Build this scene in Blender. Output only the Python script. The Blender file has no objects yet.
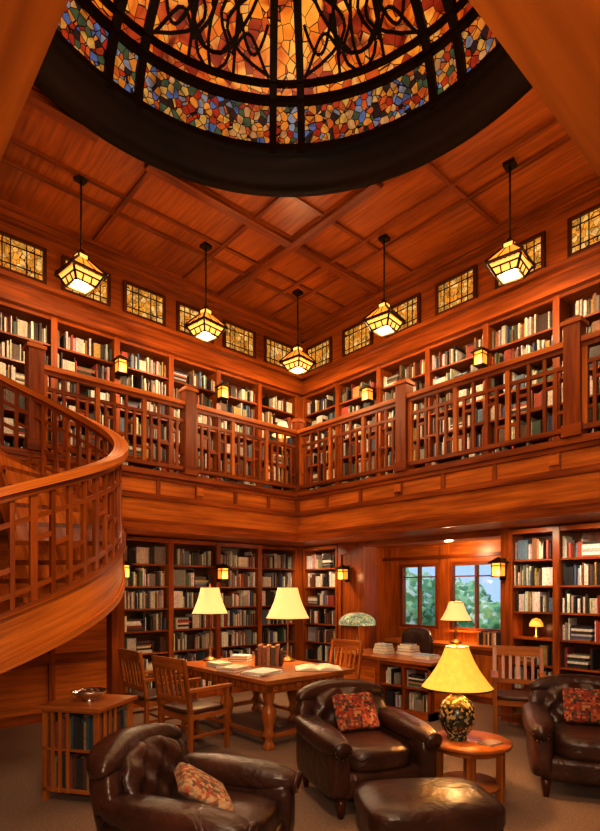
import bpy, math, random
from mathutils import Vector, Matrix
random.seed(7)
S,C=0.7466,0.6653
E=1.7
CAM=(6.37,-5.63,E)
ROT=math.atan2(S,C)
def W(x,d):
    rx,rd=x+0.03,d-8.5
    return (C*rx-S*rd, S*rx+C*rd)
def head(fx,fd):
    wx,wy=C*fx-S*fd, S*fx+C*fd
    return math.atan2(wx,-wy)
col=bpy.context.scene.collection
# ---------------- materials
def newmat(name):
    m=bpy.data.materials.new(name); m.use_nodes=True
    nt=m.node_tree; b=nt.nodes['Principled BSDF']
    return m,nt,b
def N(nt,t,**k):
    n=nt.nodes.new(t)
    for a,v in k.items():
        if a in n.inputs: n.inputs[a].default_value=v
        else: setattr(n,a,v)
    return n
def ramp(nt,stops,interp='LINEAR'):
    r=nt.nodes.new('ShaderNodeValToRGB'); r.color_ramp.interpolation=interp
    while len(r.color_ramp.elements)<len(stops): r.color_ramp.elements.new(0.5)
    for i,(p,c) in enumerate(stops):
        r.color_ramp.elements[i].position=p; r.color_ramp.elements[i].color=(*c,1)
    return r
def wood(name,dark,light,rough=0.33,spec=.4):
    m,nt,b=newmat(name)
    tc=N(nt,'ShaderNodeUVMap'); mp=N(nt,'ShaderNodeMapping'); mp.inputs['Scale'].default_value=(1.6,22,1)
    nt.links.new(tc.outputs[0],mp.inputs[0])
    n=N(nt,'ShaderNodeTexNoise'); n.inputs['Scale'].default_value=1.0; n.inputs['Detail'].default_value=5; n.inputs['Distortion'].default_value=0.4
    nt.links.new(mp.outputs[0],n.inputs['Vector'])
    mp2=N(nt,'ShaderNodeMapping'); mp2.inputs['Scale'].default_value=(.6,1.3,1)
    nt.links.new(tc.outputs[0],mp2.inputs[0])
    n2=N(nt,'ShaderNodeTexNoise'); n2.inputs['Scale'].default_value=1.0
    nt.links.new(mp2.outputs[0],n2.inputs['Vector'])
    mx=N(nt,'ShaderNodeMath',operation='MULTIPLY_ADD'); mx.inputs[1].default_value=.55
    nt.links.new(n.outputs[0],mx.inputs[0])
    m2=N(nt,'ShaderNodeMath',operation='MULTIPLY'); m2.inputs[1].default_value=.45
    nt.links.new(n2.outputs[0],m2.inputs[0]); nt.links.new(m2.outputs[0],mx.inputs[2])
    r=ramp(nt,[(0.36,dark),(0.62,light)])
    nt.links.new(mx.outputs[0],r.inputs[0]); nt.links.new(r.outputs[0],b.inputs['Base Color'])
    b.inputs['Roughness'].default_value=rough; b.inputs['Specular IOR Level'].default_value=spec
    return m
M={}
M['wood']=wood('cherry_wood',(.125,.022,.0020),(.38,.090,.008))
M['woodl']=wood('cherry_panel',(.30,.070,.006),(.70,.215,.024))
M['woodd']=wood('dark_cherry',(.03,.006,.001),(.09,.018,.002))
M['woodc']=wood('ceiling_cherry',(.25,.055,.004),(.55,.145,.013),.36)
M['wooddk']=wood('ebonized_wood',(.006,.0020,.0006),(.020,.006,.0018),.55,.12)
M['oak']=wood('furniture_oak',(.20,.048,.006),(.48,.155,.026),.28)
def flat(name,c,rough=.5,metal=0,em=None,es=0):
    m,nt,b=newmat(name); b.inputs['Roughness'].default_value=rough; b.inputs['Metallic'].default_value=metal
    if em: b.inputs['Emission Color'].default_value=(*em,1); b.inputs['Emission Strength'].default_value=es
    n=N(nt,'ShaderNodeTexNoise'); n.inputs['Scale'].default_value=14
    r=ramp(nt,[(0.3,tuple(x*.85 for x in c)),(0.7,tuple(min(1,x*1.12) for x in c))])
    nt.links.new(n.outputs[0],r.inputs[0]); nt.links.new(r.outputs[0],b.inputs['Base Color'])
    return m
M['brass']=flat('aged_brass',(.32,.17,.06),.35,1)
M['bronze']=flat('dark_bronze',(.04,.022,.012),.4,.8)
M['silver']=flat('silver',(.6,.58,.55),.25,1)
M['paper']=flat('paper',(.75,.70,.58),.8)
M['glow']=flat('lantern_amber_glass',(.6,.22,.03),.5,0,(1,.29,.03),1.5)
M['glowhot']=flat('lantern_pale_glass',(.6,.35,.1),.5,0,(1,.46,.10),1.75)
M['shade']=flat('lamp_shade',(.85,.66,.38),.8,0,(1,.60,.20),.85)
M['shadey']=flat('lamp_shade_silk',(.8,.48,.10),.7,0,(1,.50,.06),.85)
M['leatherpad']=flat('seat_leather',(.07,.022,.010),.4)
m,nt,b=newmat('brown_leather')
tc=N(nt,'ShaderNodeTexCoord')
n=N(nt,'ShaderNodeTexNoise'); n.inputs['Scale'].default_value=4; n.inputs['Detail'].default_value=6
nt.links.new(tc.outputs['Object'],n.inputs['Vector'])
r=ramp(nt,[(.3,(.018,.007,.004)),(.7,(.062,.020,.010))]); nt.links.new(n.outputs[0],r.inputs[0]); nt.links.new(r.outputs[0],b.inputs['Base Color'])
n2=N(nt,'ShaderNodeTexNoise'); n2.inputs['Scale'].default_value=6; n2.inputs['Detail'].default_value=4; n2.inputs['Distortion'].default_value=1.5
nt.links.new(tc.outputs['Object'],n2.inputs['Vector'])
bp=N(nt,'ShaderNodeBump'); bp.inputs['Strength'].default_value=.45; bp.inputs['Distance'].default_value=.03
nt.links.new(n2.outputs[0],bp.inputs['Height']); nt.links.new(bp.outputs[0],b.inputs['Normal'])
b.inputs['Roughness'].default_value=.32; M['leather']=m
m,nt,b=newmat('carpet')
tc=N(nt,'ShaderNodeTexCoord')
n=N(nt,'ShaderNodeTexNoise'); n.inputs['Scale'].default_value=60; n.inputs['Detail'].default_value=3
nt.links.new(tc.outputs['Object'],n.inputs['Vector'])
r=ramp(nt,[(.3,(.15,.088,.055)),(.7,(.25,.155,.100))]); nt.links.new(n.outputs[0],r.inputs[0]); nt.links.new(r.outputs[0],b.inputs['Base Color'])
bp=N(nt,'ShaderNodeBump'); bp.inputs['Strength'].default_value=.4; bp.inputs['Distance'].default_value=.01
nt.links.new(n.outputs[0],bp.inputs['Height']); nt.links.new(bp.outputs[0],b.inputs['Normal'])
b.inputs['Roughness'].default_value=.95; M['carpet']=m
m,nt,b=newmat('book_spines')
a=N(nt,'ShaderNodeVertexColor',layer_name='Col')
tc=N(nt,'ShaderNodeTexCoord')
wv=N(nt,'ShaderNodeTexNoise'); wv.inputs['Scale'].default_value=40
nt.links.new(tc.outputs['Object'],wv.inputs['Vector'])
r=ramp(nt,[(.42,(.45,.42,.40)),(.5,(1,1,1))]); nt.links.new(wv.outputs[0],r.inputs[0])
mx=N(nt,'ShaderNodeMixRGB',blend_type='MULTIPLY'); mx.inputs[0].default_value=.45
nt.links.new(a.outputs[0],mx.inputs[1]); nt.links.new(r.outputs[0],mx.inputs[2]); nt.links.new(mx.outputs[0],b.inputs['Base Color'])
b.inputs['Roughness'].default_value=.5; M['books']=m
def stained(name,scale,cols,es,lead=.035,vines=False):
    m,nt,b=newmat(name)
    tc=N(nt,'ShaderNodeTexCoord')
    v=N(nt,'ShaderNodeTexVoronoi'); v.inputs['Scale'].default_value=scale
    nt.links.new(tc.outputs['Object'],v.inputs['Vector'])
    sp=N(nt,'ShaderNodeSeparateColor'); nt.links.new(v.outputs['Color'],sp.inputs[0])
    r=ramp(nt,[(i/len(cols),c) for i,c in enumerate(cols)],'CONSTANT')
    nt.links.new(sp.outputs[0],r.inputs[0])
    e=N(nt,'ShaderNodeTexVoronoi',feature='DISTANCE_TO_EDGE'); e.inputs['Scale'].default_value=scale
    nt.links.new(tc.outputs['Object'],e.inputs['Vector'])
    g=N(nt,'ShaderNodeMath',operation='GREATER_THAN'); g.inputs[1].default_value=lead
    nt.links.new(e.outputs['Distance'],g.inputs[0])
    n=N(nt,'ShaderNodeTexNoise'); n.inputs['Scale'].default_value=2.6 if vines else 7; n.inputs['Detail'].default_value=6; n.inputs['Distortion'].default_value=1.4
    nt.links.new(tc.outputs['Object'],n.inputs['Vector'])
    if vines: rv=ramp(nt,[(.32,(.16,.03,.02)),(.43,(.75,.38,.25)),(.53,(1,1,1)),(.70,(1.3,1.5,1.6))])
    else: rv=ramp(nt,[(.25,(.35,.3,.3)),(.65,(1.1,1.1,1.1))])
    nt.links.new(n.outputs[0],rv.inputs[0])
    m1=N(nt,'ShaderNodeMixRGB',blend_type='MULTIPLY'); m1.inputs[0].default_value=1
    nt.links.new(r.outputs[0],m1.inputs[1]); nt.links.new(rv.outputs[0],m1.inputs[2])
    m2=N(nt,'ShaderNodeMixRGB',blend_type='MULTIPLY'); m2.inputs[0].default_value=1
    nt.links.new(m1.outputs[0],m2.inputs[1]); nt.links.new(g.outputs[0],m2.inputs[2])
    nt.links.new(m2.outputs[0],b.inputs['Emission Color']); b.inputs['Emission Strength'].default_value=es
    b.inputs['Base Color'].default_value=(.02,.01,.005,1); b.inputs['Roughness'].default_value=.4
    return m
M['dome']=stained('dome_amber_glass',9,[(.85,.20,.010),(.88,.27,.02),(.55,.07,.006),(.93,.36,.05),(.35,.03,.005),(.85,.22,.012),(.80,.34,.07),(.90,.30,.03)],1.0,.025,True)
M['border']=stained('dome_mosaic_glass',15,[(.80,.25,.03),(.12,.17,.36),(.55,.05,.01),(.80,.40,.08),(.45,.03,.01),(.07,.11,.05),(.03,.015,.015),(.70,.32,.11),(.68,.12,.02),(.28,.27,.30),(.85,.30,.04)],.85,.05)
M['clere']=stained('clerestory_glass',16,[(.90,.38,.05),(.80,.27,.02),(.98,.52,.13),(.60,.30,.05),(.90,.36,.04),(1,.58,.18)],1.1,.03)
M['tiff']=stained('leaded_lamp_glass',26,[(.85,.65,.25),(.45,.55,.22),(.9,.7,.35),(.5,.6,.35)],1.0,.04)
def vor(name,scale,cols,rough,metric='EUCLIDEAN'):
    m,nt,b=newmat(name); tc=N(nt,'ShaderNodeTexCoord')
    v=N(nt,'ShaderNodeTexVoronoi',distance=metric); v.inputs['Scale'].default_value=scale
    if metric!='EUCLIDEAN': v.inputs['Randomness'].default_value=.25
    nt.links.new(tc.outputs['Object'],v.inputs['Vector'])
    sp=N(nt,'ShaderNodeSeparateColor'); nt.links.new(v.outputs['Color'],sp.inputs[0])
    r=ramp(nt,[(i/len(cols),c) for i,c in enumerate(cols)],'CONSTANT'); nt.links.new(sp.outputs[0],r.inputs[0])
    nt.links.new(r.outputs[0],b.inputs['Base Color']); b.inputs['Roughness'].default_value=rough; return m
M['kilim']=vor('kilim_weave',46,[(.26,.03,.012),(.36,.09,.025),(.20,.02,.010),(.07,.05,.03),(.36,.17,.07),(.30,.04,.015),(.05,.02,.015)],.9,'MANHATTAN')
M['kilimb']=vor('beige_kilim_weave',46,[(.36,.22,.11),(.45,.30,.17),(.30,.06,.03),(.25,.15,.08),(.42,.25,.12),(.34,.10,.04),(.12,.08,.05)],.9,'MANHATTAN')
M['jar']=vor('mosaic_jar_glaze',45,[(.02,.015,.01),(.22,.17,.08),(.04,.03,.015),(.35,.28,.14),(.03,.04,.02),(.015,.01,.01)],.25)
M['foliage']=vor('foliage',7,[(.10,.25,.10),(.2,.40,.18),(.30,.50,.30),(.12,.30,.18),(.5,.62,.55)],.8)
m,nt,b=newmat('window_glass'); tr=N(nt,'ShaderNodeBsdfTransparent'); gl=N(nt,'ShaderNodeBsdfGlossy'); gl.inputs['Roughness'].default_value=.02
ms=N(nt,'ShaderNodeMixShader'); ms.inputs[0].default_value=.05
nt.links.new(tr.outputs[0],ms.inputs[1]); nt.links.new(gl.outputs[0],ms.inputs[2]); nt.links.new(ms.outputs[0],nt.nodes['Material Output'].inputs[0]); M['glass']=m

# ---------------- mesh builder
class B:
    def __init__(s): s.v=[];s.f=[];s.m=[];s.uv=[];s.c=[];s.sm=[];s.mats=[]
    def mi(s,k):
        if k not in s.mats: s.mats.append(k)
        return s.mats.index(k)
    def add(s,vs,fs,mat,uvs=None,color=(1,1,1),smooth=False):
        o=len(s.v); s.v+= [tuple(v) for v in vs]; mi=s.mi(mat)
        ro=(random.random()*20,random.random()*20)
        for i,f in enumerate(fs):
            s.f.append([o+k for k in f]); s.m.append(mi); s.c.append(color); s.sm.append(smooth)
            if uvs: s.uv.append([(u+ro[0],w+ro[1]) for u,w in uvs[i]])
            else: s.uv.append([(vs[k][0]+vs[k][2]+ro[0],vs[k][1]+vs[k][2]*.3+ro[1]) for k in f])
    def box(s,a,b,mat,color=(1,1,1),mtx=None):
        x0,y0,z0=[min(a[i],b[i]) for i in range(3)]; x1,y1,z1=[max(a[i],b[i]) for i in range(3)]
        vs=[Vector(p) for p in [(x0,y0,z0),(x1,y0,z0),(x1,y1,z0),(x0,y1,z0),(x0,y0,z1),(x1,y0,z1),(x1,y1,z1),(x0,y1,z1)]]
        fs=[(0,3,2,1),(4,5,6,7),(0,1,5,4),(1,2,6,5),(2,3,7,6),(3,0,4,7)]
        dim=(x1-x0,y1-y0,z1-z0); L=max(range(3),key=lambda i:dim[i])
        uvs=[]
        pl=[(0,1),(0,1),(0,2),(1,2),(0,2),(1,2)]
        for f,(i,j) in zip(fs,pl):
            if L==j or (L!=i and dim[j]>dim[i]): i,j=j,i
            uvs.append([(vs[k][i],vs[k][j]) for k in f])
        if mtx is not None: vs=[mtx@v for v in vs]
        s.add(vs,fs,mat,uvs,color)
    def beam(s,p0,p1,w,h,mat,up=(0,0,1)):
        p0,p1=Vector(p0),Vector(p1); d=p1-p0; L=d.length; z=d.normalized(); u=Vector(up)
        if u.length<1e-6 or abs(z.dot(u.normalized()))>.98: u=Vector((0,1,0)) if abs(z.y)<.9 else Vector((1,0,0))
        x=u.cross(z).normalized(); y=z.cross(x)
        mt=Matrix((( x.x,y.x,z.x,p0.x),(x.y,y.y,z.y,p0.y),(x.z,y.z,z.z,p0.z),(0,0,0,1)))
        s.box((-w/2,-h/2,0),(w/2,h/2,L),mat,mtx=mt)
    def lathe(s,prof,mat,c=(0,0,0),n=24,mtx=None,smooth=True,rot=0,close=False):
        vs=[];fs=[];uvs=[]
        for r,z in prof:
            r=max(r,.0005)
            for i in range(n):
                a=2*math.pi*i/n+rot; vs.append(Vector((c[0]+r*math.cos(a),c[1]+r*math.sin(a),c[2]+z)))
        for j in range(len(prof)-1):
            for i in range(n):
                k=(i+1)%n; fs.append((j*n+i,j*n+k,(j+1)*n+k,(j+1)*n+i))
                uvs.append([(prof[j][1],i/n*.5),(prof[j][1],(i+1)/n*.5),(prof[j+1][1],(i+1)/n*.5),(prof[j+1][1],i/n*.5)])
        if close:
            fs.append(tuple(range(n))[::-1]); uvs.append([(vs[k][0],vs[k][1]) for k in fs[-1]])
            o=(len(prof)-1)*n; fs.append(tuple(o+i for i in range(n))); uvs.append([(vs[k][0],vs[k][1]) for k in fs[-1]])
        if mtx is not None: vs=[mtx@v for v in vs]
        s.add(vs,fs,mat,uvs,smooth=smooth)
    def cyl(s,p0,p1,r,mat,r1=None,n=16,smooth=True):
        p0,p1=Vector(p0),Vector(p1); d=p1-p0
        q=Vector((0,0,1)).rotation_difference(d.normalized()).to_matrix().to_4x4(); q.translation=p0
        s.lathe([(r,0),(r if r1 is None else r1,d.length)],mat,n=n,mtx=q,smooth=smooth,close=True)
    def soft(s,c,size,mat,k=5,n=10,mtx=None,fn=None):
        idx={};vs=[];fs=[]
        def vid(p):
            key=tuple(round(x,4) for x in p)
            if key not in idx:
                x,y,z=p; L=(abs(x)**k+abs(y)**k+abs(z)**k)**(1/k)
                q=Vector((x/L*size[0]/2,y/L*size[1]/2,z/L*size[2]/2))
                if fn: q=fn(q)
                q=q+Vector(c)
                if mtx is not None: q=mtx@q
                idx[key]=len(vs); vs.append(q)
            return idx[key]
        g=[math.tan((-1+2*i/n)*math.pi/4) for i in range(n+1)]
        for ax in range(3):
            for sg in (-1,1):
                for i in range(n):
                    for j in range(n):
                        q=[]
                        for (a,b_) in ((i,j),(i+1,j),(i+1,j+1),(i,j+1)):
                            p=[0,0,0]; p[ax]=sg; p[(ax+1)%3]=g[a]; p[(ax+2)%3]=g[b_]; q.append(vid(p))
                        fs.append(tuple(q) if sg>0 else tuple(q[::-1]))
        s.add(vs,fs,mat,None,smooth=True)
    def obj(s,name,loc=(0,0,0),rot=0,parent=None):
        me=bpy.data.meshes.new(name); me.from_pydata(s.v,[],s.f)
        for k in s.mats: me.materials.append(M[k])
        me.polygons.foreach_set('material_index',s.m); me.polygons.foreach_set('use_smooth',s.sm)
        me.uv_layers.new(name='UVMap'); me.color_attributes.new('Col','BYTE_COLOR','CORNER')
        fu=[];fc=[]
        for i,f in enumerate(s.f):
            for t in s.uv[i]: fu+=[t[0],t[1]]; fc+=[*s.c[i],1]
        me.uv_layers['UVMap'].data.foreach_set('uv',fu); me.color_attributes['Col'].data.foreach_set('color',fc)
        me.update()
        o=bpy.data.objects.new(name,me); col.objects.link(o); o.location=loc; o.rotation_euler=(0,0,rot)
        if parent: o.parent=parent
        return o
def light(name,kind,loc,power,color=(1,.72,.44),size=.1,rot=None,parent=None,cone=None):
    l=bpy.data.lights.new(name,kind); l.energy=power; l.color=color
    if kind=='AREA': l.size=size
    elif kind=='SUN': l.angle=.02
    else: l.shadow_soft_size=size
    if kind=='SPOT': l.spot_size=math.radians(cone or 100); l.spot_blend=.8
    o=bpy.data.objects.new(name,l); col.objects.link(o); o.location=loc
    if rot: o.rotation_euler=rot
    if parent: o.parent=parent
    return o
# dims
SOF,FT,RAIL,CEIL=E+.79,3.22,E+2.49,E+4.7
BT=5.26
# ---------------- shell
b=B(); b.box((-1.45,-7.35,-.1),(7.75,2.5,0),'carpet'); b.obj('floor')
b=B()
b.box((-1.45,-7.35,0),(-1.3,1.45,CEIL),'wood')
b.box((-1.3,-7.2,BT+.001),(-1.02,1.3,CEIL),'wood')
b.box((-1.3,-7.2,0),(-1.04,-2.53,SOF),'woodl')
for i in range(6):
    y=-2.53-.8*i
    b.box((-1.04,y-.08,0),(-1.0,y,SOF),'wood')
for z in (0,.75,2.3): b.box((-1.04,-7.2,z),(-1.005,-2.53,z+.12),'wood')
b.obj('wall_left')
b=B()
b.box((-1.45,1.3,0),(.4,1.45,CEIL),'wood'); b.box((2.95,1.3,0),(7.6,1.45,CEIL),'wood'); b.box((.4,1.3,SOF),(2.95,1.45,CEIL),'wood')
b.box((-1.02,1.02,BT+.001),(7.6,1.3,CEIL),'wood')
b.box((-.1,1.03,0),(.4,1.3,SOF),'wood')
b.box((5.35,1.03,0),(7.6,1.3,SOF),'wood')
for x0,x1,z0,z1 in ((-.1,-.02,0,SOF),(.32,.4,0,SOF),(-.02,.32,0,.15),(-.02,.32,2.3,SOF),(-.02,.32,1.1,1.2)):
    b.box((x0,1.0,z0),(x1,1.03,z1),'wood')
b.obj('wall_right')
b=B(); b.box((7.6,-7.35,0),(7.75,1.45,CEIL),'wood'); b.obj('wall_back')
b=B(); b.box((-1.3,-7.35,0),(7.6,-7.2,CEIL),'wood'); b.obj('wall_front')
# bay alcove walls
WT=2.17
b=B()
b.box((-.3,1.45,0),(-.2,2.5,2.5),'woodl')
b.box((-.2,2.35,0),(.2,2.5,2.5),'woodl'); b.box((1.0,2.35,0),(1.24,2.5,2.5),'woodl'); b.box((2.2,2.35,0),(3.1,2.5,2.5),'woodl')
b.box((.2,2.35,0),(1.0,2.5,1.02),'woodl'); b.box((1.24,2.35,0),(2.2,2.5,1.02),'woodl')
b.box((.2,2.35,WT),(1.0,2.5,2.5),'woodl'); b.box((1.24,2.35,WT),(2.2,2.5,2.5),'woodl')
b.box((3.0,1.45,0),(3.1,2.35,2.5),'woodl')
b.box((-.2,2.31,2.24),(3.0,2.35,2.30),'wood')
b.obj('wall_bay')
b=B(); b.box((-.3,1.45,SOF),(3.1,2.5,SOF+.1),'woodl'); b.obj('ceiling_bay')
for k,(x0,x1) in enumerate(((.2,1.0),(1.24,2.2))):
    b=B()
    for (a,c_) in ((x0,x0+.05),(x1-.05,x1),((x0+x1)/2-.015,(x0+x1)/2+.015)): b.box((a,2.33,1.02),(c_,2.42,WT),'wood')
    for z in (1.02,WT-.06): b.box((x0,2.332,z),(x1,2.418,z+.06),'wood')
    b.box((x0,2.36,1.92),(x1,2.40,1.94),'wood')
    b.box((x0,2.27,1.0),(x1,2.35,1.03),'woodl')
    b.box((x0+.05,2.38,1.06),(x1-.05,2.385,WT-.05),'glass')
    b.obj('window_%d'%(k+1))
# ceiling with hole
DC=W(-.14,3.8); DR=2.40
b=B()
cx,cy=DC; X0,X1,Y0,Y1=-1.45,7.75,-7.35,1.45
angs=sorted([2*math.pi*i/128 for i in range(128)]+[math.atan2(y-cy,x-cx)%(2*math.pi) for x in (X0,X1) for y in (Y0,Y1)])
def hit(a):
    dx,dy=math.cos(a),math.sin(a); t=1e9
    if dx>1e-9:t=min(t,(X1-cx)/dx)
    if dx<-1e-9:t=min(t,(X0-cx)/dx)
    if dy>1e-9:t=min(t,(Y1-cy)/dy)
    if dy<-1e-9:t=min(t,(Y0-cy)/dy)
    return (cx+dx*t,cy+dy*t)
vs=[];fs=[]
for z in (CEIL,CEIL+.1):
    for a in angs: vs.append(Vector((cx+DR*math.cos(a),cy+DR*math.sin(a),z)))
    for a in angs: h=hit(a); vs.append(Vector((*h,z)))
n=len(angs)
for i in range(n):
    j=(i+1)%n
    fs.append((i,j,n+j,n+i)); fs.append((2*n+i,3*n+i,3*n+j,2*n+j))
uvs=[[(vs[k].x,vs[k].y) for k in f] for f in fs]
b.add(vs,fs,'woodc',uvs); b.obj('ceiling')
# beams
b=B()
RO=DR+.21
def bline(axis,p,w,h,mat='wood'):
    lo,hi=(Y0+.33,Y1-.43) if axis=='x' else (X0+.43,X1-.33)
    cc,co=(cx,cy) if axis=='x' else (cy,cx)
    segs=[(lo,hi)]
    if abs(p-cc)<RO:
        q=math.sqrt(RO*RO-(p-cc)**2); segs=[(lo,co-q),(co+q,hi)]
    for a,c_ in segs:
        if c_-a<.05: continue
        if axis=='x': b.box((p-w/2,a,CEIL-h),(p+w/2,c_,CEIL-.001),mat)
        else: b.box((a,p-w/2,CEIL-h-.004),(c_,p+w/2,CEIL-.002),mat)
for t in (.84,6.0): bline('x',t,.13,.06); bline('x',t,.20,.02)
for t in (-.84,-5.9): bline('y',t,.13,.06); bline('y',t,.20,.02)
bline('x',-.16,.06,.035); bline('y',.16,.06,.035)
for k in range(-1,4):
    bline('x',.84+1.35*k+.68,.05,.03); bline('y',-.84-1.35*k-.68,.05,.03)
b.obj('trim_1')
# crown
b=B()
for (o,z,h) in ((.0,CEIL-.07,.065),(-.05,CEIL-.14,.07),(-.09,CEIL-.17,.03)):
    b.box((-1.02,-7.2,z),(-.86+o,1.02,z+h),'wood'); b.box((-1.02,1.02,z),(7.6,.86-o,z+h),'wood')
for z,h,o in ((5.54,.06,.05),(5.34,.12,.03),(BT-.02,.08,.07)):
    b.box((-1.02,-7.2,z),(-.98+o,1.02,z+h),'wood'); b.box((-1.02,1.02,z),(7.6,.98-o,z+h),'wood')
b.obj('trim_2')
# dome
dz=CEIL+.24; DH=1.5
b=B()
b.lathe([(DR+.20,0),(DR+.20,-.04),(DR+.17,-.055),(DR+.15,-.08),(DR+.04,-.09),(DR+.01,-.06),(DR-.02,-.03),(DR-.02,.08),(DR-.07,.10),(DR-.07,.22),(DR-.12,.26)],'wooddk',n=128,c=(0,0,CEIL-dz))
def prof(t0,t1,n_=8,dr=0): return [((DR-.06+dr)*math.cos(math.radians(t0+(t1-t0)*i/n_)),(DH+dr)*math.sin(math.radians(t0+(t1-t0)*i/n_))) for i in range(n_+1)]
def DP(a,t,dr=-.02):
    r0,z0=prof(t,t,1,dr)[0]; return Vector((r0*math.cos(a),r0*math.sin(a),z0))
b.lathe(prof(0,20),'border',n=128); b.lathe(prof(20,90,18),'dome',n=128)
basea=math.radians(90)+ROT
def lead(a0,f,n_,w,d=.03):
    pts=[DP(a0+f(i/n_)[0],f(i/n_)[1]) for i in range(n_+1)]
    for p,q in zip(pts[:-1],pts[1:]): b.beam(p,q,w,d,'wooddk',up=(-p.y,p.x,0))
for k in range(8):
    A=basea+k*math.pi/4
    for da,w in ((-.07,.06),(.07,.06)): lead(A+da,lambda t:(0,84*t),14,w,.08)
    for t in (2,19,24,48,70):
        lead(A,lambda u:(u*math.pi/4,t),6,.075 if t in (2,19) else .04,.06)
    Mi=A+math.pi/8
    for s_ in (-1,1):
        lead(Mi,lambda t:(s_*.115,24+60*t),8,.014)
        lead(Mi,lambda t:(s_*(.30-.24*math.sin(math.pi*t)),26+22*t),9,.022)
        lead(Mi,lambda t:(s_*(.05+.22*math.sin(math.pi*t*.9)),30+44*t),12,.020)
        lead(Mi,lambda t:(s_*(.02+.10*t+.05*math.sin(9*t)),24+30*t),10,.015)
        lead(Mi,lambda t:(s_*(.28-.06*math.sin(7*t)),50+25*t),8,.015)
        lead(Mi,lambda t:(s_*(.13+.16*t),40-9*math.sin(3*t)),8,.013)
        lead(Mi,lambda t:(s_*(.10+.20*t),30+6*math.sin(4*t)),8,.013)
    lead(Mi,lambda t:(.13*math.cos(6.283*t),37+8*math.sin(6.283*t)),16,.02)
    lead(Mi,lambda t:(.14*math.cos(6.283*t),59+8*math.sin(6.283*t)),16,.02)
    lead(Mi,lambda t:(.03*math.sin(8*t),24+50*t),12,.02)
b.obj('stained_glass_dome',loc=(cx,cy,dz))
# ---------------- galleries
XN,YN=5.98,-5.38
b=B(); b.box((-1.3,-7.2,SOF+.02),(-.04,1.3,FT-.02),'woodd'); b.box((-1.3,-7.2,SOF),(-.04,1.3,SOF+.02),'wood')
b.obj('gallery_floor_left')
b=B(); b.box((-.04,.04,SOF+.02),(7.6,1.3,FT-.02),'woodd'); b.box((-.04,.04,SOF),(7.6,1.3,SOF+.02),'wood'); b.obj('gallery_floor_right')
b=B(); b.box((XN,YN,SOF),(7.6,.0,FT),'woodc'); b.obj('gallery_floor_back')
b=B(); b.box((0.02,-7.2,SOF),(7.6,YN,FT),'woodc'); b.obj('gallery_floor_front')
def fb(bb,side,u0,u1,v0,v1,w0,w1,mat,color=(1,1,1),V=0):
    if side=='L': bb.box((V+v0,u0,w0),(V+v1,u1,w1),mat,color)
    else: bb.box((u0,-V-v0,w0),(u1,-V-v1,w1),mat,color)
for idx,(side,u0,u1) in enumerate((('L',-5.38,.0),('R',0.0,5.98))):
    b=B()
    fb(b,side,u0,u1,-.04,0,SOF,FT,'woodl')
    e0,e1=(u0,0) if side=='L' else (0,u1)
    fb(b,side,e0,e1,0,.05,SOF-.04,SOF+.05,'wood'); fb(b,side,e0,e1,0,.03,SOF+.05,SOF+.10,'wood')
    fb(b,side,e0,e1,0,.035,SOF+.36,SOF+.43,'wood')
    fb(b,side,e0,e1,0,.06,FT-.07,FT,'wood'); fb(b,side,e0,e1,0,.035,FT-.12,FT-.07,'wood')
    nn=9
    for i in range(nn+1):
        u=e0+(e1-e0)*i/nn
        ww=.11 if i%3==0 else .05
        fb(b,side,max(e0,u-ww/2),min(e1,u+ww/2),0,.028,SOF+.43,FT-.12,'wood')
        if i%3==0 and u!=0: fb(b,side,max(e0,u-.05),min(e1,u+.05),.028,.05,SOF+.48,SOF+.58,'woodl')
    b.obj('trim_%d'%(3+idx))
    b=B()
    posts=[-.0,-1.95,-3.86] if side=='L' else [0.0,2.07,4.17,5.9]
    for p in posts:
        if side=='R' and p==0: continue
        hw=.06 if p==0 else .08
        q=(0,p) if side=='L' else (p,0)
        b.box((q[0]-hw,q[1]-hw,FT),(q[0]+hw,q[1]+hw,RAIL+.14),'wood')
        b.box((q[0]-hw-.02,q[1]-hw-.02,RAIL+.14),(q[0]+hw+.02,q[1]+hw+.02,RAIL+.18),'woodl')
        b.box((q[0]-hw+.01,q[1]-hw+.01,RAIL+.18),(q[0]+hw-.01,q[1]+hw-.01,RAIL+.21),'wood')
        b.box((q[0]-hw-.015,q[1]-hw-.015,FT),(q[0]+hw+.015,q[1]+hw+.015,FT+.12),'wood')
    for p,q in zip(posts[:-1],posts[1:]):
        lo,hi=min(p,q)+.075,max(p,q)-.075
        if p==0: 
            if side=='L': hi+=.02
            else: lo-=.02
        fb(b,side,lo,hi,-.06,.06,RAIL-.055,RAIL,'woodl')
        fb(b,side,lo,hi,-.03,.03,RAIL-.10,RAIL-.055,'wood')
        fb(b,side,lo,hi,-.02,.02,RAIL-.27,RAIL-.23,'wood')
        fb(b,side,lo,hi,-.03,.03,FT+.06,FT+.11,'wood')
        L=hi-lo; ng=3; gw=L/ng
        for g in range(ng):
            a=lo+g*gw
            fb(b,side,a+.005,a+.055,-.024,.024,FT+.11,RAIL-.1,'woodl')
            fr=[.22,.40,.66,.84]
            for i,f in enumerate(fr):
                fb(b,side,a+gw*f-.017,a+gw*f+.017,-.016,.016,FT+.11,RAIL-(.10 if i in(1,2) else .27),'wood')
            fb(b,side,a+gw*.22,a+gw*.40,-.012,.012,FT+.54,FT+.575,'wood')
            fb(b,side,a+gw*.66,a+gw*.84,-.012,.012,FT+.54,FT+.575,'wood')
            fb(b,side,a+gw*.40,a+gw*.66,-.012,.012,FT+.36,FT+.395,'wood')
            fb(b,side,a+.05,a+gw*.22,-.012,.012,FT+.26,FT+.295,'wood')
            fb(b,side,a+gw*.84,a+gw,-.012,.012,FT+.26,FT+.295,'wood')
    b.obj('gallery_railing')
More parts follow.
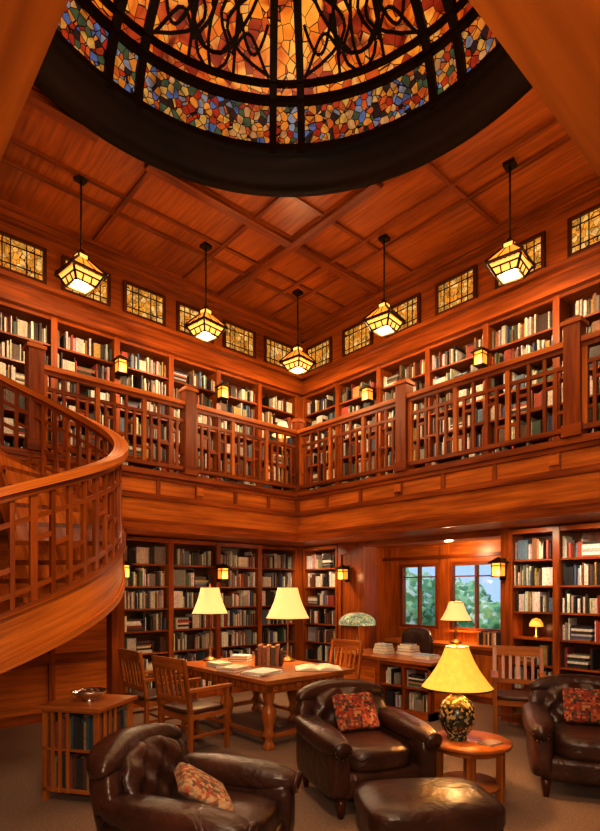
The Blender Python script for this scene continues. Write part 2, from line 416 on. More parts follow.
# ---------------- books
BC=[(.72,.69,.62)]*3+[(.62,.59,.53)]*2+[(.80,.78,.74)]*2+[(.48,.44,.38),(.42,.07,.04),(.25,.04,.03),(.06,.09,.20),(.12,.20,.30),(.02,.02,.025),(.03,.025,.02),(.04,.03,.03),(.07,.12,.09),(.42,.28,.09),(.25,.23,.22),(.66,.60,.48),(.25,.11,.05),(.015,.015,.02),(.05,.02,.012),(.10,.05,.03),(.35,.36,.38),(.03,.02,.02),(.16,.10,.06)]
def bookrow(bb,put,u0,u1,z,hmax,dmax):
    u=u0+.01
    while u<u1-.03:
        r=random.random()
        if r<.035: u+=random.uniform(.04,.15); continue
        if r<.055 and u<u1-.3:
            h=0
            while h<hmax*.5:
                t=random.uniform(.015,.035); put(bb,u,u+random.uniform(.2,.25),-dmax+.02,-.05,z+h,z+h+t,random.choice(BC)); h+=t
            u+=.26; continue
        if random.random()<.12: k=random.choice((3,4,6))
        else: k=1
        c=random.choice(BC); w=random.uniform(.010,.034); h=hmax*random.uniform(.55,.90); dd=random.uniform(.02,.08)
        for _ in range(k):
            if u+w>u1-.005: break
            put(bb,u,u+w-.002,-dmax+.02,-dd,z,z+h*random.uniform(.985,1.0),tuple(x*random.uniform(.85,1.1) for x in c)); u+=w
        if u+w>u1-.005: break
def bookcase(side,bounds,z0,z1,rows,plinth=.1,depth=.29,skip=None):
    V=-1.0
    e=bpy.data.objects.new('built_in_bookcase',None); col.objects.link(e)
    b=B(); lo,hi=min(bounds),max(bounds)
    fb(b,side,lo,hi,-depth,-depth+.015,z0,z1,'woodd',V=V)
    fb(b,side,lo,hi,-depth,.0,z0,z0+plinth,'wood',V=V); fb(b,side,lo,hi,-depth,0.0,z1-.06,z1,'wood',V=V)
    bs=sorted(bounds)
    for q in bs:
        fb(b,side,max(lo,q-.04),min(hi,q+.04),-depth,.012,z0+.001,z1-.001,'wood',V=V)
    pitch=(z1-.06-z0-plinth)/rows
    for i in range(1,rows):
        z=z0+plinth+pitch*i
        for p,q in zip(bs[:-1],bs[1:]): fb(b,side,p+.03,q-.03,-depth+.01,-.012,z-.024,z,'wood',V=V)
    b.obj('bookcase_frame',parent=e)
    bb=B()
    def put(bb,u0,u1,v0,v1,w0,w1,c): fb(bb,side,u0,u1,v0,v1,w0,w1,'books',c,V=V)
    for bi,(p,q) in enumerate(zip(bs[:-1],bs[1:])):
        for i in range(rows):
            if skip and (bi,i) in skip: continue
            z=z0+plinth+pitch*i
            bookrow(bb,put,p+.04,q-.04,z,pitch-.024,depth)
    bb.obj('books',parent=e)
    return e
LB=[.854-.84*k for k in range(8)]
RB=[-.985]+[-.11+.92*k for k in range(8)]
bookcase('L',LB,FT,BT,6)
bookcase('R',RB,FT,BT,6)
bookcase('L',LB[:5],0,SOF-.02,7,.12)
bookcase('R',[-.98,-.11],0,SOF-.02,7,.12)
bookcase('R',[2.98,3.57,4.45,5.33],0,SOF-.02,7,.12,skip={(0,3)})
b=B(); b.box((-1.28,.856,0),(-1.0,1.28,SOF),'wood'); b.box((-1.28,.856,FT),(-1.0,1.28,BT),'wood'); b.box((6.34,1.0,FT),(7.6,1.28,BT),'wood')
b.box((-1.28,-7.2,FT),(-1.0,LB[-1]-.001,BT),'wood'); b.obj('trim_5')
b=B()
b.box((.40,1.0,0),(.5,1.3,SOF),'wood'); b.box((2.86,1.0,0),(2.97,1.3,SOF),'wood'); b.box((.5,1.02,SOF-.08),(2.86,1.3,SOF),'wood')
b.obj('trim_6')
b=B(); b.box((-.19,-2.98,0),(-.03,-2.82,SOF),'wood'); b.box((-.21,-3.0,0),(-.01,-2.8,.2),'wood'); b.box((-.21,-3.0,SOF-.12),(-.01,-2.8,SOF-.001),'wood'); b.obj('wooden_column')
# clerestory
wn=3
def clere(side,u):
    global wn
    b=B(); V=-1.02; w=.28; z0,z1=E+3.96,E+4.35
    fb(b,side,u-w,u+w,0,.012,z0,z1,'clere',V=V)
    for a,c_,z,zz in ((u-w-.045,u-w,z0-.04,z1+.04),(u+w,u+w+.045,z0-.04,z1+.04),(u-w,u+w,z0-.04,z0),(u-w,u+w,z1,z1+.04)):
        fb(b,side,a,c_,0,.04,z,zz,'woodd',V=V)
    for i in (1,2,4,5): fb(b,side,u-w+w*2*i/6-.006,u-w+w*2*i/6+.006,.012,.02,z0,z1,'wooddk',V=V)
    for i in (1,4): fb(b,side,u-w,u+w,.012,.021,z0+(z1-z0)*i/5-.006,z0+(z1-z0)*i/5+.006,'wooddk',V=V)
    b.obj('window_%d'%wn); wn+=1
for k in range(7): clere('L',.434-.84*k)
for k in range(7): clere('R',-.57+.92*k)
# ---------------- lanterns
def lantern(x,y):
    z=E+3.43
    b=B(); h=CEIL-z
    r4=dict(n=4,rot=math.pi/4,smooth=False)
    s2=math.sqrt(2)
    b.cyl((0,0,.42),(0,0,h-.04),.011,'bronze',n=8)
    b.box((-.06,-.06,h-.04),(.06,.06,h),'bronze')
    b.lathe([(.02*s2,.44),(.03*s2,.41),(.06*s2,.385),(.06*s2,.37)],'bronze',**r4)
    b.lathe([(.055*s2,.375),(.05*s2,.32)],'glowhot',**r4)
    b.lathe([(.06*s2,.325),(.075*s2,.31)],'bronze',**r4)
    b.lathe([(.07*s2,.315),(.20*s2,.16)],'glow',**r4)
    b.lathe([(.205*s2,.165),(.21*s2,.15),(.21*s2,.13),(.195*s2,.13)],'bronze',**r4)
    b.lathe([(.175*s2,.135),(.115*s2,.03)],'glowhot',**r4)
    b.lathe([(.115*s2,.03),(.001,.03)],'glowhot',**r4)
    for i in range(4):
        a=math.pi/4+i*math.pi/2; c_,s_=math.cos(a),math.sin(a)
        b.beam((.178*s2*c_,.178*s2*s_,.14),(.118*s2*c_,.118*s2*s_,.02),.022,.022,'bronze')
        b.beam((.072*s2*c_,.072*s2*s_,.315),(.205*s2*c_,.205*s2*s_,.16),.02,.02,'bronze')
        b.beam((.058*s2*c_,.058*s2*s_,.38),(.055*s2*c_,.055*s2*s_,.31),.016,.016,'bronze')
        a2=i*math.pi/2; c_,s_=math.cos(a2),math.sin(a2)
        for o_ in (-.05,.05):
            b.beam((.155*c_-o_*s_,.155*s_+o_*c_,.10),(.118*c_-o_*s_,.118*s_+o_*c_,.02),.012,.014,'bronze')
            b.beam((.072*c_-o_*.4*s_,.072*s_+o_*.4*c_,.314),(.202*c_-o_*1.4*s_,.202*s_+o_*1.4*c_,.16),.01,.01,'bronze')
        b.box((-.16,-.16,.09),(.16,-.145,.105),'bronze',mtx=Matrix.Rotation(a2,4,'Z'))
        b.box((-.125,-.125,.015),(.125,-.105,.035),'bronze',mtx=Matrix.Rotation(a2,4,'Z'))
    o=b.obj('pendant_lantern',(x,y,z),math.radians(8))
    light('lantern_light','POINT',(0,0,-.06),68,(1,.68,.36),.08,parent=o)
for p in ((0.12,-3.4),(.02,-1.69),(.0,.0),(1.74,.0),(3.47,.05)): lantern(*p)
def sconce(side,u,z,pw=6):
    b=B(); V=-.985
    x,y=(V,u) if side=='L' else (u,-V)
    ang=0 if side=='L' else -math.pi/2
    b.box((.0,-.04,-.14),(.02,.04,.14),'bronze'); b.box((.02,-.012,.11),(.12,.012,.13),'bronze')
    b.lathe([(.012,.15),(.05,.13),(.14,.08),(.135,.07)],'bronze',(.12,0,0),n=4,rot=math.pi/4,smooth=False)
    b.box((.06,-.06,-.09),(.18,.06,.075),'glow')
    for a in (.055,.173):
        for c_ in (-.065,.053): b.box((a,c_,-.10),(a+.012,c_+.012,.075),'bronze')
    for z_ in (-.105,.03): b.box((.053,-.067,z_),(.187,.067,z_+.012),'bronze')
    o=b.obj('wall_sconce',(x,y,z),ang)
    light('sconce_light','POINT',(.26,0,-.05),pw,(1,.62,.28),.04,parent=o)
sconce('L',LB[4]-.0,E+3.1); sconce('L',LB[2],E+3.15); sconce('R',RB[2]-.12,E+3.1); sconce('R',RB[4],E+3.05)
sconce('L',LB[4]+.04,E+.27); sconce('L',LB[2],E+.27); sconce('R',.15,E+.27); sconce('R',2.9,E+.27)
# ---------------- stair
SC=(1.0,-4.6)
PTS=[(-182,.98),(-90,2.08),(0,2.86),(90,3.82),(128,4.17)]
def zh(p):
    for (a,za),(c_,zc) in zip(PTS[:-1],PTS[1:]):
        if p<=c_: return za+(zc-za)*(p-a)/(c_-a)
    return PTS[-1][1]
b=B()
def P(ph,r,z):
    a=math.radians(ph)+ROT; return Vector((r*math.cos(a),r*math.sin(a),z))
def ribbon(r0,r1,zb,zt,mat,p0=-182,p1=124,step=3):
    n=max(1,int((p1-p0)/step)); vs=[];fs=[];uvs=[]
    for i in range(n+1):
        ph=p0+(p1-p0)*i/n; h=zh(ph)-.95
        for r,z in ((r0,h+zb),(r1,h+zb),(r1,h+zt),(r0,h+zt)): vs.append(P(ph,r,max(0.001,z)))
    for i in range(n):
        o=i*4
        for k in range(4):
            l=(k+1)%4; fs.append((o+k,o+l,o+4+l,o+4+k))
            du=math.radians((p1-p0)/n)*r1
            u=i*du; v=k*.4; uvs.append([(u,v),(u,v+.4),(u+du,v+.4),(u+du,v)])
    fs.append((0,1,2,3)); uvs.append([(0,0)]*4); fs.append(tuple(n*4+k for k in (3,2,1,0))); uvs.append([(0,0)]*4)
    b.add(vs,fs,mat,uvs,smooth=False)
R=1.2
ribbon(R-.05,R,-.28,.04,'woodl'); ribbon(R-.06,R+.03,.04,.08,'wood'); ribbon(R-.06,R+.025,-.33,-.27,'woodl')
ribbon(.26,.31,-.30,.06,'wood')
ribbon(.30,R-.05,-.30,-.28,'woodl')
ribbon(R-.075,R+.05,.885,.95,'woodl'); ribbon(R-.045,R+.015,.84,.885,'wood'); ribbon(R-.037,R-.008,.66,.70,'wood'); ribbon(R-.037,R-.008,.16,.20,'wood')
ph=-180; i=0
while ph<118:
    h=zh(ph)-.95
    lo=P(ph,R-.025,h+.06); hi=P(ph,R-.025,h+.86)
    b.beam(lo,hi,.05 if i%4==0 else .034,.035,'wood',up=(lo.x,lo.y,0))
    if i%4 in(0,2):
        for zz in ((.50,.54),) if i%4==0 else ((.34,.38),):
            ribbon(R-.037,R-.012,zz[0],zz[1],'wood',ph,ph+6.9,7)
    elif i%4==1: ribbon(R-.037,R-.012,.42,.46,'wood',ph,ph+6.9,7)
    ph+=6.9; i+=1
ns=18
for k in range(ns):
    p0=-180+304*k/ns; p1=p0+304/ns; z=max(.03,zh(p1)-.95-.02)
    pm=(p0+p1)/2
    vs=[P(p,r,z+dz_) for dz_ in (-.04,0) for p,r in ((p0,.3),(p0,R-.05),(pm,R-.05),(p1,R-.05),(p1,.3))]
    b.add(vs,[(4,3,2,1,0),(5,6,7,8,9),(0,1,6,5),(1,2,7,6),(2,3,8,7),(3,4,9,8),(4,0,5,9)],'wood')
    zz=z-.17
    b.add([P(p0,.3,zz),P(p0,R-.05,zz),P(p0,R-.05,z-.04),P(p0,.3,z-.04)],[(0,1,2,3)],'woodl')
b.obj('curved_staircase',(*SC,0))
# ---------------- furniture
def wchair(x,y,rot,arms=True,pad=True):
    b=B(); w=.27
    for sx in (-1,1):
        b.box((sx*w-.022,-.27,0),(sx*w+.022,-.23,.66 if arms else .45),'oak')
        b.beam((sx*w,.23,0),(sx*w,.22,.46),.044,.044,'oak'); b.beam((sx*w,.22,.44),(sx*w,.31,1.0),.044,.035,'oak')
        b.box((sx*w-.012,-.25,.18),(sx*w+.012,.23,.21),'oak'); b.box((sx*w-.012,-.25,.37),(sx*w+.012,.23,.42),'oak')
        if arms: b.box((sx*w-.038,-.30,.66),(sx*w+.038,.27,.69),'oak')
    b.box((-w,-.262,.36),(w,-.238,.42),'oak'); b.box((-w,.215,.36),(w,.24,.42),'oak'); b.box((-w,-.01,.18),(w,.01,.21),'oak')
    b.soft((0,-.01,.445),(.53,.50,.06),'leatherpad' if pad else 'oak',k=6,n=6)
    b.box((-w,.288,.88),(w,.32,1.0),'oak')
    b.box((-w,.235,.54),(w,.26,.60),'oak')
    for i in range(5):
        xx=-.17+.085*i; b.beam((xx,.245,.58),(xx,.303,.90),.055 if i==2 else .035,.014,'oak',up=(0,1,0))
    return b.obj('wooden_armchair' if arms else 'wooden_chair',(x,y,0),rot)
wchair(.35,-2.62,math.pi,True); wchair(1.25,-2.62,math.pi+.1,True); wchair(1.15,-.40,0,False)
wchair(3.30,.60,head(-.35,-1))
b=B(); x0,x1,y0,y1=.1,2.0,-2.2,-.85
b.box((x0,y0,.72),(x1,y1,.76),'oak'); b.box((x0+.03,y0+.03,.70),(x1-.03,y1-.03,.72),'oak'); b.box((x0+.1,y0+.1,.60),(x1-.1,y1-.1,.70),'oak')
lp=[(.06,0),(.075,.03),(.045,.07),(.045,.12),(.075,.16),(.045,.20),(.065,.28),(.085,.36),(.07,.44),(.04,.48),(.06,.52),(.065,.60)]
for xx in (x0+.16,(x0+x1)/2,x1-.16):
    for yy in (y0+.16,y1-.16): b.lathe(lp,'oak',(xx,yy,0),n=14)
for yy in (y0+.16,y1-.16): b.box((x0+.16,yy-.025,.11),(x1-.16,yy+.025,.15),'oak')
for xx in (x0+.16,x1-.16): b.box((xx-.03,y0+.16,.11),(xx+.03,y1-.16,.16),'oak')
for i in range(14): b.box((x0+.2+i*.115,y0+.087,.62),(x0+.26+i*.115,y0+.105,.68),'woodl')
for i in range(10): b.box((x1-.11,y0+.17+i*.11,.62),(x1-.09,y0+.23+i*.11,.68),'woodl')
b.obj('library_table')
def stack(name,x,y,z,items,rot=0):
    b=B(); h=0
    for w,d,t,c in items:
        a=random.uniform(-.15,.15); m=Matrix.Rotation(a,4,'Z')
        b.box((-w/2,-d/2,h),(w/2,d/2,h+t),'books',c,mtx=m); b.box((-w/2+.004,-d/2-.001,h+.004),(w/2+.001,d/2-.006,h+t-.004),'paper',mtx=m); h+=t
    return b.obj(name,(x,y,z),rot)
rc=lambda:random.choice(BC)
stack('book_stack',.75,-1.95,.76,[(.3,.22,.03,(.1,.2,.15)),(.28,.2,.025,(.7,.65,.5))])
stack('book_stack',1.15,-2.0,.76,[(.26,.34,.03,(.35,.1,.06)),(.22,.3,.02,(.7,.6,.4))],.3)
stack('book_stack',.5,-1.45,.76,[(.26,.2,.03,rc()),(.24,.2,.03,rc()),(.24,.18,.02,rc())],.5)
stack('magazine_stack',1.55,-1.9,.76,[(.3,.42,.012,(.75,.7,.6)),(.28,.4,.012,(.5,.45,.4)),(.28,.38,.012,(.8,.75,.7))],.2)
b=B()
for i,(t,c) in enumerate([(.05,(.30,.10,.03)),(.05,(.25,.08,.03)),(.045,(.45,.2,.07)),(.05,(.12,.06,.03)),(.045,(.3,.12,.05))]): b.box((-.14+i*.055,-.1,0),(-.14+i*.055+t,.1,.25-.02*(i%2)),'books',c)
b.box((-.17,-.11,0),(-.145,.11,.2),'woodd'); b.box((.14,-.11,0),(.165,.11,.2),'woodd')
b.obj('bookend_set',(1.05,-1.4,.76),.8)
def openbook(x,y,z,rot):
    b=B()
    for s_ in (-1,1):
        vs=[];fs=[]
        for i in range(7):
            t=i/6; xx=s_*t*.27; zz=.015+.04*math.sin(math.pi*min(1,t*1.15))*.9*(1-t*.5)
            vs+=[Vector((xx,-.19,zz)),Vector((xx,.19,zz)),Vector((xx,-.19,.004)),Vector((xx,.19,.004))]
        for i in range(6):
            o=i*4; fs+=[(o,o+4,o+5,o+1),(o,o+2,o+6,o+4),(o+1,o+5,o+7,o+3)]
        fs.append((24,26,27,25)); b.add(vs,fs,'paper')
        b.box((0,-.195,0),(s_*.28,.195,.005),'books',(.3,.08,.04))
    b.obj('open_book',(x,y,z),rot)
openbook(1.72,-1.2,.76,.9)
def lamp(name,x,y,z,H,rb,rt,sh,base,mat='shade',pw=22):
    b=B()
    if base=='brass':
        b.lathe([(.0,0),(.10,0),(.10,.02),(.06,.035),(.03,.06),(.02,.10),(.035,.14),(.02,.18),(.014,.25),(.014,H-sh+.05),(.028,H-sh+.06),(.012,H-sh+.1),(.006,H+.02),(.014,H+.03),(0,H+.05)],'brass',n=20)
    elif base=='jar':
        b.lathe([(0,0),(.075,0),(.08,.02),(.07,.03),(.12,.09),(.145,.17),(.145,.24),(.115,.31),(.065,.35),(.05,.37),(.055,.385),(0,.39)],'jar',n=32)
        b.lathe([(.03,.385),(.012,.42),(.008,H),(.014,H+.02),(0,H+.04)],'brass',n=12)
    elif base=='floor':
        b.lathe([(0,0),(.14,0),(.14,.02),(.03,.05),(.014,.1),(.014,H),(0,H+.02)],'brass',n=20)
    if mat=='tiff':
        pr=[(rb*math.sin(math.radians(a)),H-sh+sh*math.cos(math.radians(a))) for a in range(90,10,-10)]
        b.lathe([(rb,H-sh-.03)]+pr,mat,n=32)
    else:
        nn=8; pr=[]
        for i in range(nn+1):
            t=i/nn; pr.append((rb+(rt-rb)*(t+.12*math.sin(math.pi*t)),H-sh+sh*t))
        b.lathe(pr,mat,n=40); b.lathe([(rb+.003,H-sh),(rb+.003,H-sh+.012)],'brass',n=40); b.lathe([(rt+.003,H-.01),(rt+.003,H)],'brass',n=40)
        for a in range(3):
            aa=a*2.094; b.cyl((0,0,H-.02),(rt*math.cos(aa),rt*math.sin(aa),H-.01),.004,'brass',n=6)
    o=b.obj(name,(x,y,z))
    light('bulb','POINT',(.0,.04,H-sh*.5),pw,(1,.70,.36),.05,parent=o)
    return o
lamp('table_lamp',.20,-1.74,.76,.98,.24,.12,.36,'brass',pw=42)
lamp('table_lamp',.93,-1.0,.76,.98,.29,.13,.42,'brass',pw=42)
lx,ly=W(1.29,4.42)
lamp('mosaic_jar_lamp',lx,ly,.48,.76,.285,.09,.34,'jar','shadey',36)
lamp('table_lamp',1.58,1.98,.85,.66,.25,.11,.30,'brass',pw=20)
lamp('leaded_glass_lamp',.80,.5,.76,.60,.28,.1,.16,'brass','tiff',14)
lamp('floor_lamp',-.5,.1,FT-.02,1.28,.17,.07,.22,'floor','shade',8)
sh0=.12+(SOF-.02-.06-.12)/7*3
b=B(); b.lathe([(0,0),(.05,0),(.05,.01),(.015,.03),(.012,.17)],'brass',n=16); b.lathe([(.085,.14),(.08,.18),(.05,.23),(.0,.25)],'shadey',n=24)
o=b.obj('small_table_lamp',(3.27,1.12,sh0)); light('bulb','POINT',(0,-.05,.10),1.5,(1,.5,.2),.03,parent=o)
b=B(); x0,x1,y0,y1=.65,2.3,.25,1.0
b.box((x0-.03,y0-.03,.72),(x1+.03,y1,.76),'oak')
b.box((x0,y0,0),(1.45,y1-.05,.72),'wood'); 
b.box((x0+.08,y0-.015,.12),(1.37,y0,.60),'woodl')
for xx in (x0,1.42,): b.box((xx,y0-.02,0),(xx+.05,y0,.72),'wood')
b.box((1.45,y0+.28,0),(x1,y1-.05,.72),'wood'); b.box((x1-.04,y0,0),(x1,y0+.28,.72),'wood'); b.box((1.45,y0,0),(x1,y0+.28,.1),'wood'); b.box((1.45,y0,.38),(x1,y0+.28,.40),'wood'); b.box((1.45,y0,.66),(x1,y0+.28,.72),'wood'); b.box((1.84,y0,.1),(1.88,y0+.28,.66),'wood')
b.box((x1,y0+.08,.12),(x1+.012,y1-.12,.62),'woodl')
def put(bb,u0,u1,v0,v1,w0,w1,c): bb.box((u0,y0-v0,w0),(u1,y0-v1,w1),'books',c)
for z in (.1,.40):
    bookrow(b,put,1.5,1.83,z,.26,.24); bookrow(b,put,1.89,2.25,z,.26,.24)
b.obj('writing_desk')
stack('book_stack',1.22,.62,.76,[(.25,.2,.04,(.15,.3,.45)),(.24,.2,.04,(.7,.65,.55)),(.22,.18,.04,(.2,.3,.2)),(.2,.17,.03,(.2,.35,.5))])
stack('book_stack',1.55,.78,.76,[(.28,.22,.05,(.4,.12,.06)),(.25,.2,.04,(.12,.2,.35)),(.24,.2,.04,(.72,.66,.5)),(.2,.15,.03,(.1,.1,.1))])
stack('paper_stack',1.98,.6,.76,[(.3,.22,.02,(.8,.78,.7)),(.3,.22,.015,(.8,.75,.65)),(.28,.22,.02,(.3,.4,.5))])
b=B()
b.soft((0,.27,.80),(.55,.13,.58),'leather',k=3.5,fn=lambda q:Vector((q.x,q.y-.5*q.x*q.x,q.z)))
b.soft((0,0,.47),(.54,.52,.14),'leather',k=4)
for s_ in (-1,1): b.soft((s_*.28,.0,.65),(.07,.42,.06),'leather',k=4,n=6); b.box((s_*.28-.015,.1,.45),(s_*.28+.015,.14,.65),'woodd')
b.cyl((0,0,.1),(0,0,.42),.03,'bronze')
for i in range(5):
    a=i*1.2566; b.beam((0,0,.12),(.28*math.cos(a),.28*math.sin(a),.06),.04,.03,'woodd'); b.soft((.28*math.cos(a),.28*math.sin(a),.03),(.05,.05,.06),'bronze',k=2,n=4)
b.obj('desk_chair',(1.15,1.33,0),math.radians(5))
b=B(); b.box((.3,1.80,0),(2.9,2.25,.80),'wood'); b.box((.28,1.77,.80),(2.92,2.26,.849),'woodl')
for i in range(5): b.box((.36+i*.51,1.785,.1),(.80+i*.51,1.80,.72),'woodl')
b.obj('window_cabinet')
stack('book_stack',2.55,2.0,.85,[(.3,.22,.05,rc()),(.28,.2,.05,rc()),(.25,.2,.05,(.1,.1,.1))]); stack('book_stack',.8,2.0,.85,[(.3,.22,.05,rc()),(.28,.2,.05,rc())])
b=B()
u=-.2
while u<.2:
    w=random.uniform(.02,.045); b.box((u,-.09,0),(u+w-.002,.09,random.uniform(.16,.22)),'books',random.choice(BC)); u+=w
b.obj('row_of_books',(2.12,2.12,.85))
b=B(); 
b.lathe([(0,.44),(.30,.44),(.325,.45),(.33,.465),(.325,.48),(0,.48)],'oak',n=48)
b.lathe([(.26,.40),(.26,.44)],'oak',n=40); b.lathe([(0,.12),(.24,.12),(.24,.145),(0,.145)],'oak',n=40)
for i in range(4):
    a=i*math.pi/2+.6; c_,s_=math.cos(a),math.sin(a); b.beam((.24*c_,.24*s_,0),(.24*c_,.24*s_,.44),.06,.035,'oak')
tx,ty=W(1.385,4.4); b.obj('round_side_table',(tx,ty,0))
stack('small_book',tx+.17,ty+.03,.48,[(.12,.16,.012,(.2,.12,.08))])
# revolving bookcase
b=B(); s_=.255
b.box((-s_-.03,-s_-.03,.74),(s_+.03,s_+.03,.77),'oak'); b.box((-s_,-s_,.08),(s_,s_,.11),'oak'); b.box((-s_,-s_,.41),(s_,s_,.43),'oak'); b.box((-s_,-s_,.72),(s_,s_,.74),'oak')
for sx in (-1,1):
    for sy in (-1,1): b.box((sx*s_-.02*(1+sx),sy*s_-.02*(1+sy),0),(sx*s_+.02*(1-sx),sy*s_+.02*(1-sy),.74),'oak')
b.box((-.1,-.1,0),(.1,.1,.08),'woodd')
for k in range(4):
    mt=Matrix.Rotation(k*math.pi/2,4,'Z')
    for xx in (-.17,-.10,-.03): b.box((xx,-s_-.008,.08),(xx+.028,-s_+.006,.74),'oak',mtx=mt)
    for z in (.11,.43):
        u=-.21
        while u<.17:
            w=random.uniform(.02,.04); b.box((u,-s_+.015,z),(u+w-.002,-.07,z+random.uniform(.2,.27)),'books',random.choice([(.03,.03,.03),(.1,.04,.02),(.2,.06,.04),(.05,.08,.1),(.25,.17,.08)]),mtx=mt); u+=w
rx,ry=W(-1.77,4.55); b.obj('revolving_bookcase',(rx,ry,0),head(-.25,-1))
b=B(); b.lathe([(0,0),(.06,0),(.065,.01),(.05,.02),(.10,.04),(.14,.075),(.145,.085),(.135,.078),(.09,.045),(0,.03)],'silver',n=36)
for i in range(7): 
    a=i*.9; b.soft((.06*math.cos(a),.06*math.sin(a),.065),(.06,.06,.05),'leatherpad' if i%2 else 'brass',k=2,n=4)
b.obj('silver_bowl',(rx,ry,.77))
# leather chairs
def armchair(x,y,rot,sc=1.0):
    b=B()
    b.soft((0,-.02,.25),(.84,.84,.22),'leather',k=7)
    b.soft((0,-.10,.42),(.58,.68,.20),'leather',k=4,fn=lambda q:Vector((q.x,q.y,q.z+(.02*(1-(q.x/.3)**2) if q.z>0 else 0))))
    for s_ in (-1,1):
        b.soft((s_*.37,-.06,.38),(.17,.80,.44),'leather',k=6)
        b.soft((s_*.385,-.07,.58),(.23,.84,.18),'leather',k=2.8,n=12,fn=lambda q:Vector((q.x,q.y,q.z+.05*(q.y+.1))))
        b.cyl((s_*.385,-.493,.555),(s_*.385,-.470,.56),.072,'leather',n=24)
        for q in range(12):
            a=q*.5236; b.soft((s_*.385+.06*math.cos(a),-.495,.555+.06*math.sin(a)),(.012,.008,.012),'brass',k=2,n=2)
    tl=Matrix.Translation((0,.30,.36))@Matrix.Rotation(math.radians(-14),4,'X')
    def curve(q): return Vector((q.x,q.y-.55*q.x*q.x,q.z-.35*q.x*q.x*(1 if q.z>0 else 0)))
    b.soft((0,.06,.22),(.86,.20,.62),'leather',k=4.5,n=14,mtx=tl,fn=curve)
    def tuft(q):
        r=curve(q)
        if q.y<0:
            r.y+=.02*math.cos(q.x*2*math.pi/.2)*math.cos(q.z*2*math.pi/.24)
        return r
    b.soft((0,-.05,.25),(.62,.17,.52),'leather',k=3.2,n=20,mtx=tl,fn=tuft)
    b.soft((0,.055,.50),(.84,.25,.19),'leather',k=2.6,n=14,mtx=tl,fn=lambda q:Vector((q.x,q.y-.55*q.x*q.x,q.z-.35*q.x*q.x)))
    for sx in (-1,1):
        for sy in (-.36,.34):
            b.lathe([(.022,0),(.035,.10),(.04,.15)],'woodd',(sx*.34,sy,0),n=12,close=True)
    o=b.obj('leather_armchair',(x,y,0),rot); o.scale=(sc,sc,sc*.95); return o
def pillow(x,y,z,rot,s=.40,tilt=60,mat='kilim'):
    b=B()
    def f(q):
        e=min(1,max(abs(q.x),abs(q.z))/(s/2))
        return Vector((q.x*(1+.05*(abs(q.z)/(s/2))**2),q.y*(1-.85*e**3),q.z*(1+.05*(abs(q.x)/(s/2))**2)))
    b.soft((0,0,s/2),(s,.14,s*.80),mat,k=12,n=12,fn=f,mtx=Matrix.Rotation(math.radians(tilt-90),4,'X'))
    b.obj('kilim_pillow',(x,y,z),rot)
def put_chair(cx_,cd,f,sc,pil=None,ptilt=62,mat='kilim'):
    x,y=W(cx_,cd); r=head(*f); armchair(x,y,r,sc)
    if pil is not None:
        m=Matrix.Rotation(r,4,'Z'); v=m@Vector((pil[0],pil[1],0)); pillow(x+v.x*sc,y+v.y*sc,.495*sc,r+pil[2],.38,ptilt,mat)
put_chair(-.58,3.08,(1,-.30),.99,(.02,-.20,.6),34,'kilimb')
put_chair(.50,4.48,(.38,-1),1.01,(.02,.02,.0),60)
put_chair(2.48,4.68,(-.35,-1),1.02,(.03,.02,.0),60)
b=B(); b.soft((0,0,.34),(.86,.62,.18),'leather',k=5,n=12,fn=lambda q:Vector((q.x,q.y,q.z+(.02*(1-(q.x/.43)**2)*(1-(q.y/.31)**2) if q.z>0 else 0)))); b.soft((0,0,.22),(.82,.58,.18),'leather',k=8)
for sx in (-1,1):
    for sy in (-1,1): b.lathe([(.022,0),(.035,.10),(.04,.15)],'woodd',(sx*.34,sy*.22,0),n=12,close=True)
ox,oy=W(.80,3.40); b.obj('leather_ottoman',(ox,oy,0),head(.12,-1))
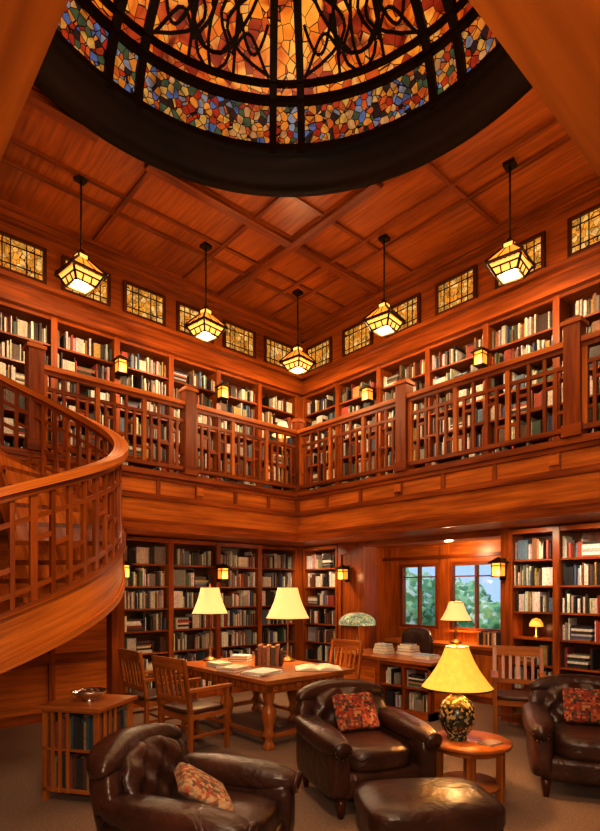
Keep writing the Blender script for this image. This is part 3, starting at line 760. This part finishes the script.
# outside garden
b=B()
for i in range(13):
    x=random.uniform(-5,4); y=random.uniform(6,12); r=random.uniform(.6,1.2)
    b.soft((x,y,r*.6+random.uniform(0,.3)),(2*r,2*r,2.2*r),'foliage',k=2,n=8,fn=lambda q:q*(1+.2*math.sin(q.x*9)*math.sin(q.z*8+q.y*7)))
b.box((-12,2.6,-.2),(14,20,-.1),'foliage'); b.obj('garden')
# ---------------- lights
light('sun','SUN',(0,0,12),2.6,(1,.97,.9),rot=(math.radians(32),0,0))
light('dome_daylight','AREA',(cx,cy,CEIL+.2),120,(1,.64,.34),3.4)
light('ceiling_fill','AREA',(5.2,-2.0,FT+.9),40,(1,.64,.32),.8,rot=(math.radians(180),0,0))  # added upward fill for the ceiling, no fixture stands here
light('studio_light','AREA',(5.6,-4.9,FT+1.2),110,(1,.72,.44),.6,rot=(math.radians(75),0,ROT))
light('studio_light_low','AREA',(6.9,-6.1,2.2),105,(1,.76,.52),.6,rot=(math.radians(72),0,ROT))
for y in (.4,-.4,-1.25,-2.1): light('shelf_fill_spot','SPOT',(-.35,y,SOF-.02),52,(1,.74,.48),.03,rot=(0,math.radians(-38),0),cone=120)  # added spots to brighten the lower left books, no fixtures
for x in (-.5,3.3,4.1): light('shelf_fill_spot','SPOT',(x,.4,SOF-.02),52,(1,.74,.48),.03,rot=(math.radians(38),0,0),cone=120)  # same added fill for the lower shelves on the right wall
light('bay_point_light','POINT',(1.6,1.75,SOF-.12),26,(1,.7,.42),.06)  # bare point light under the bay ceiling, without a fixture
w=bpy.data.worlds.new('World'); bpy.context.scene.world=w; w.use_nodes=True
w.node_tree.nodes['Background'].inputs[0].default_value=(.46,.66,.90,1); w.node_tree.nodes['Background'].inputs[1].default_value=1.25
cam=bpy.data.cameras.new('Camera'); co=bpy.data.objects.new('Camera',cam); col.objects.link(co)
co.location=CAM; co.rotation_euler=(math.radians(90),0,ROT); cam.sensor_fit='HORIZONTAL'; cam.sensor_width=36; cam.lens=32.4; cam.shift_y=(590-415.5)/600; cam.clip_start=.05
sc=bpy.context.scene; sc.camera=co
sc.view_settings.view_transform='Standard'; sc.view_settings.gamma=.86
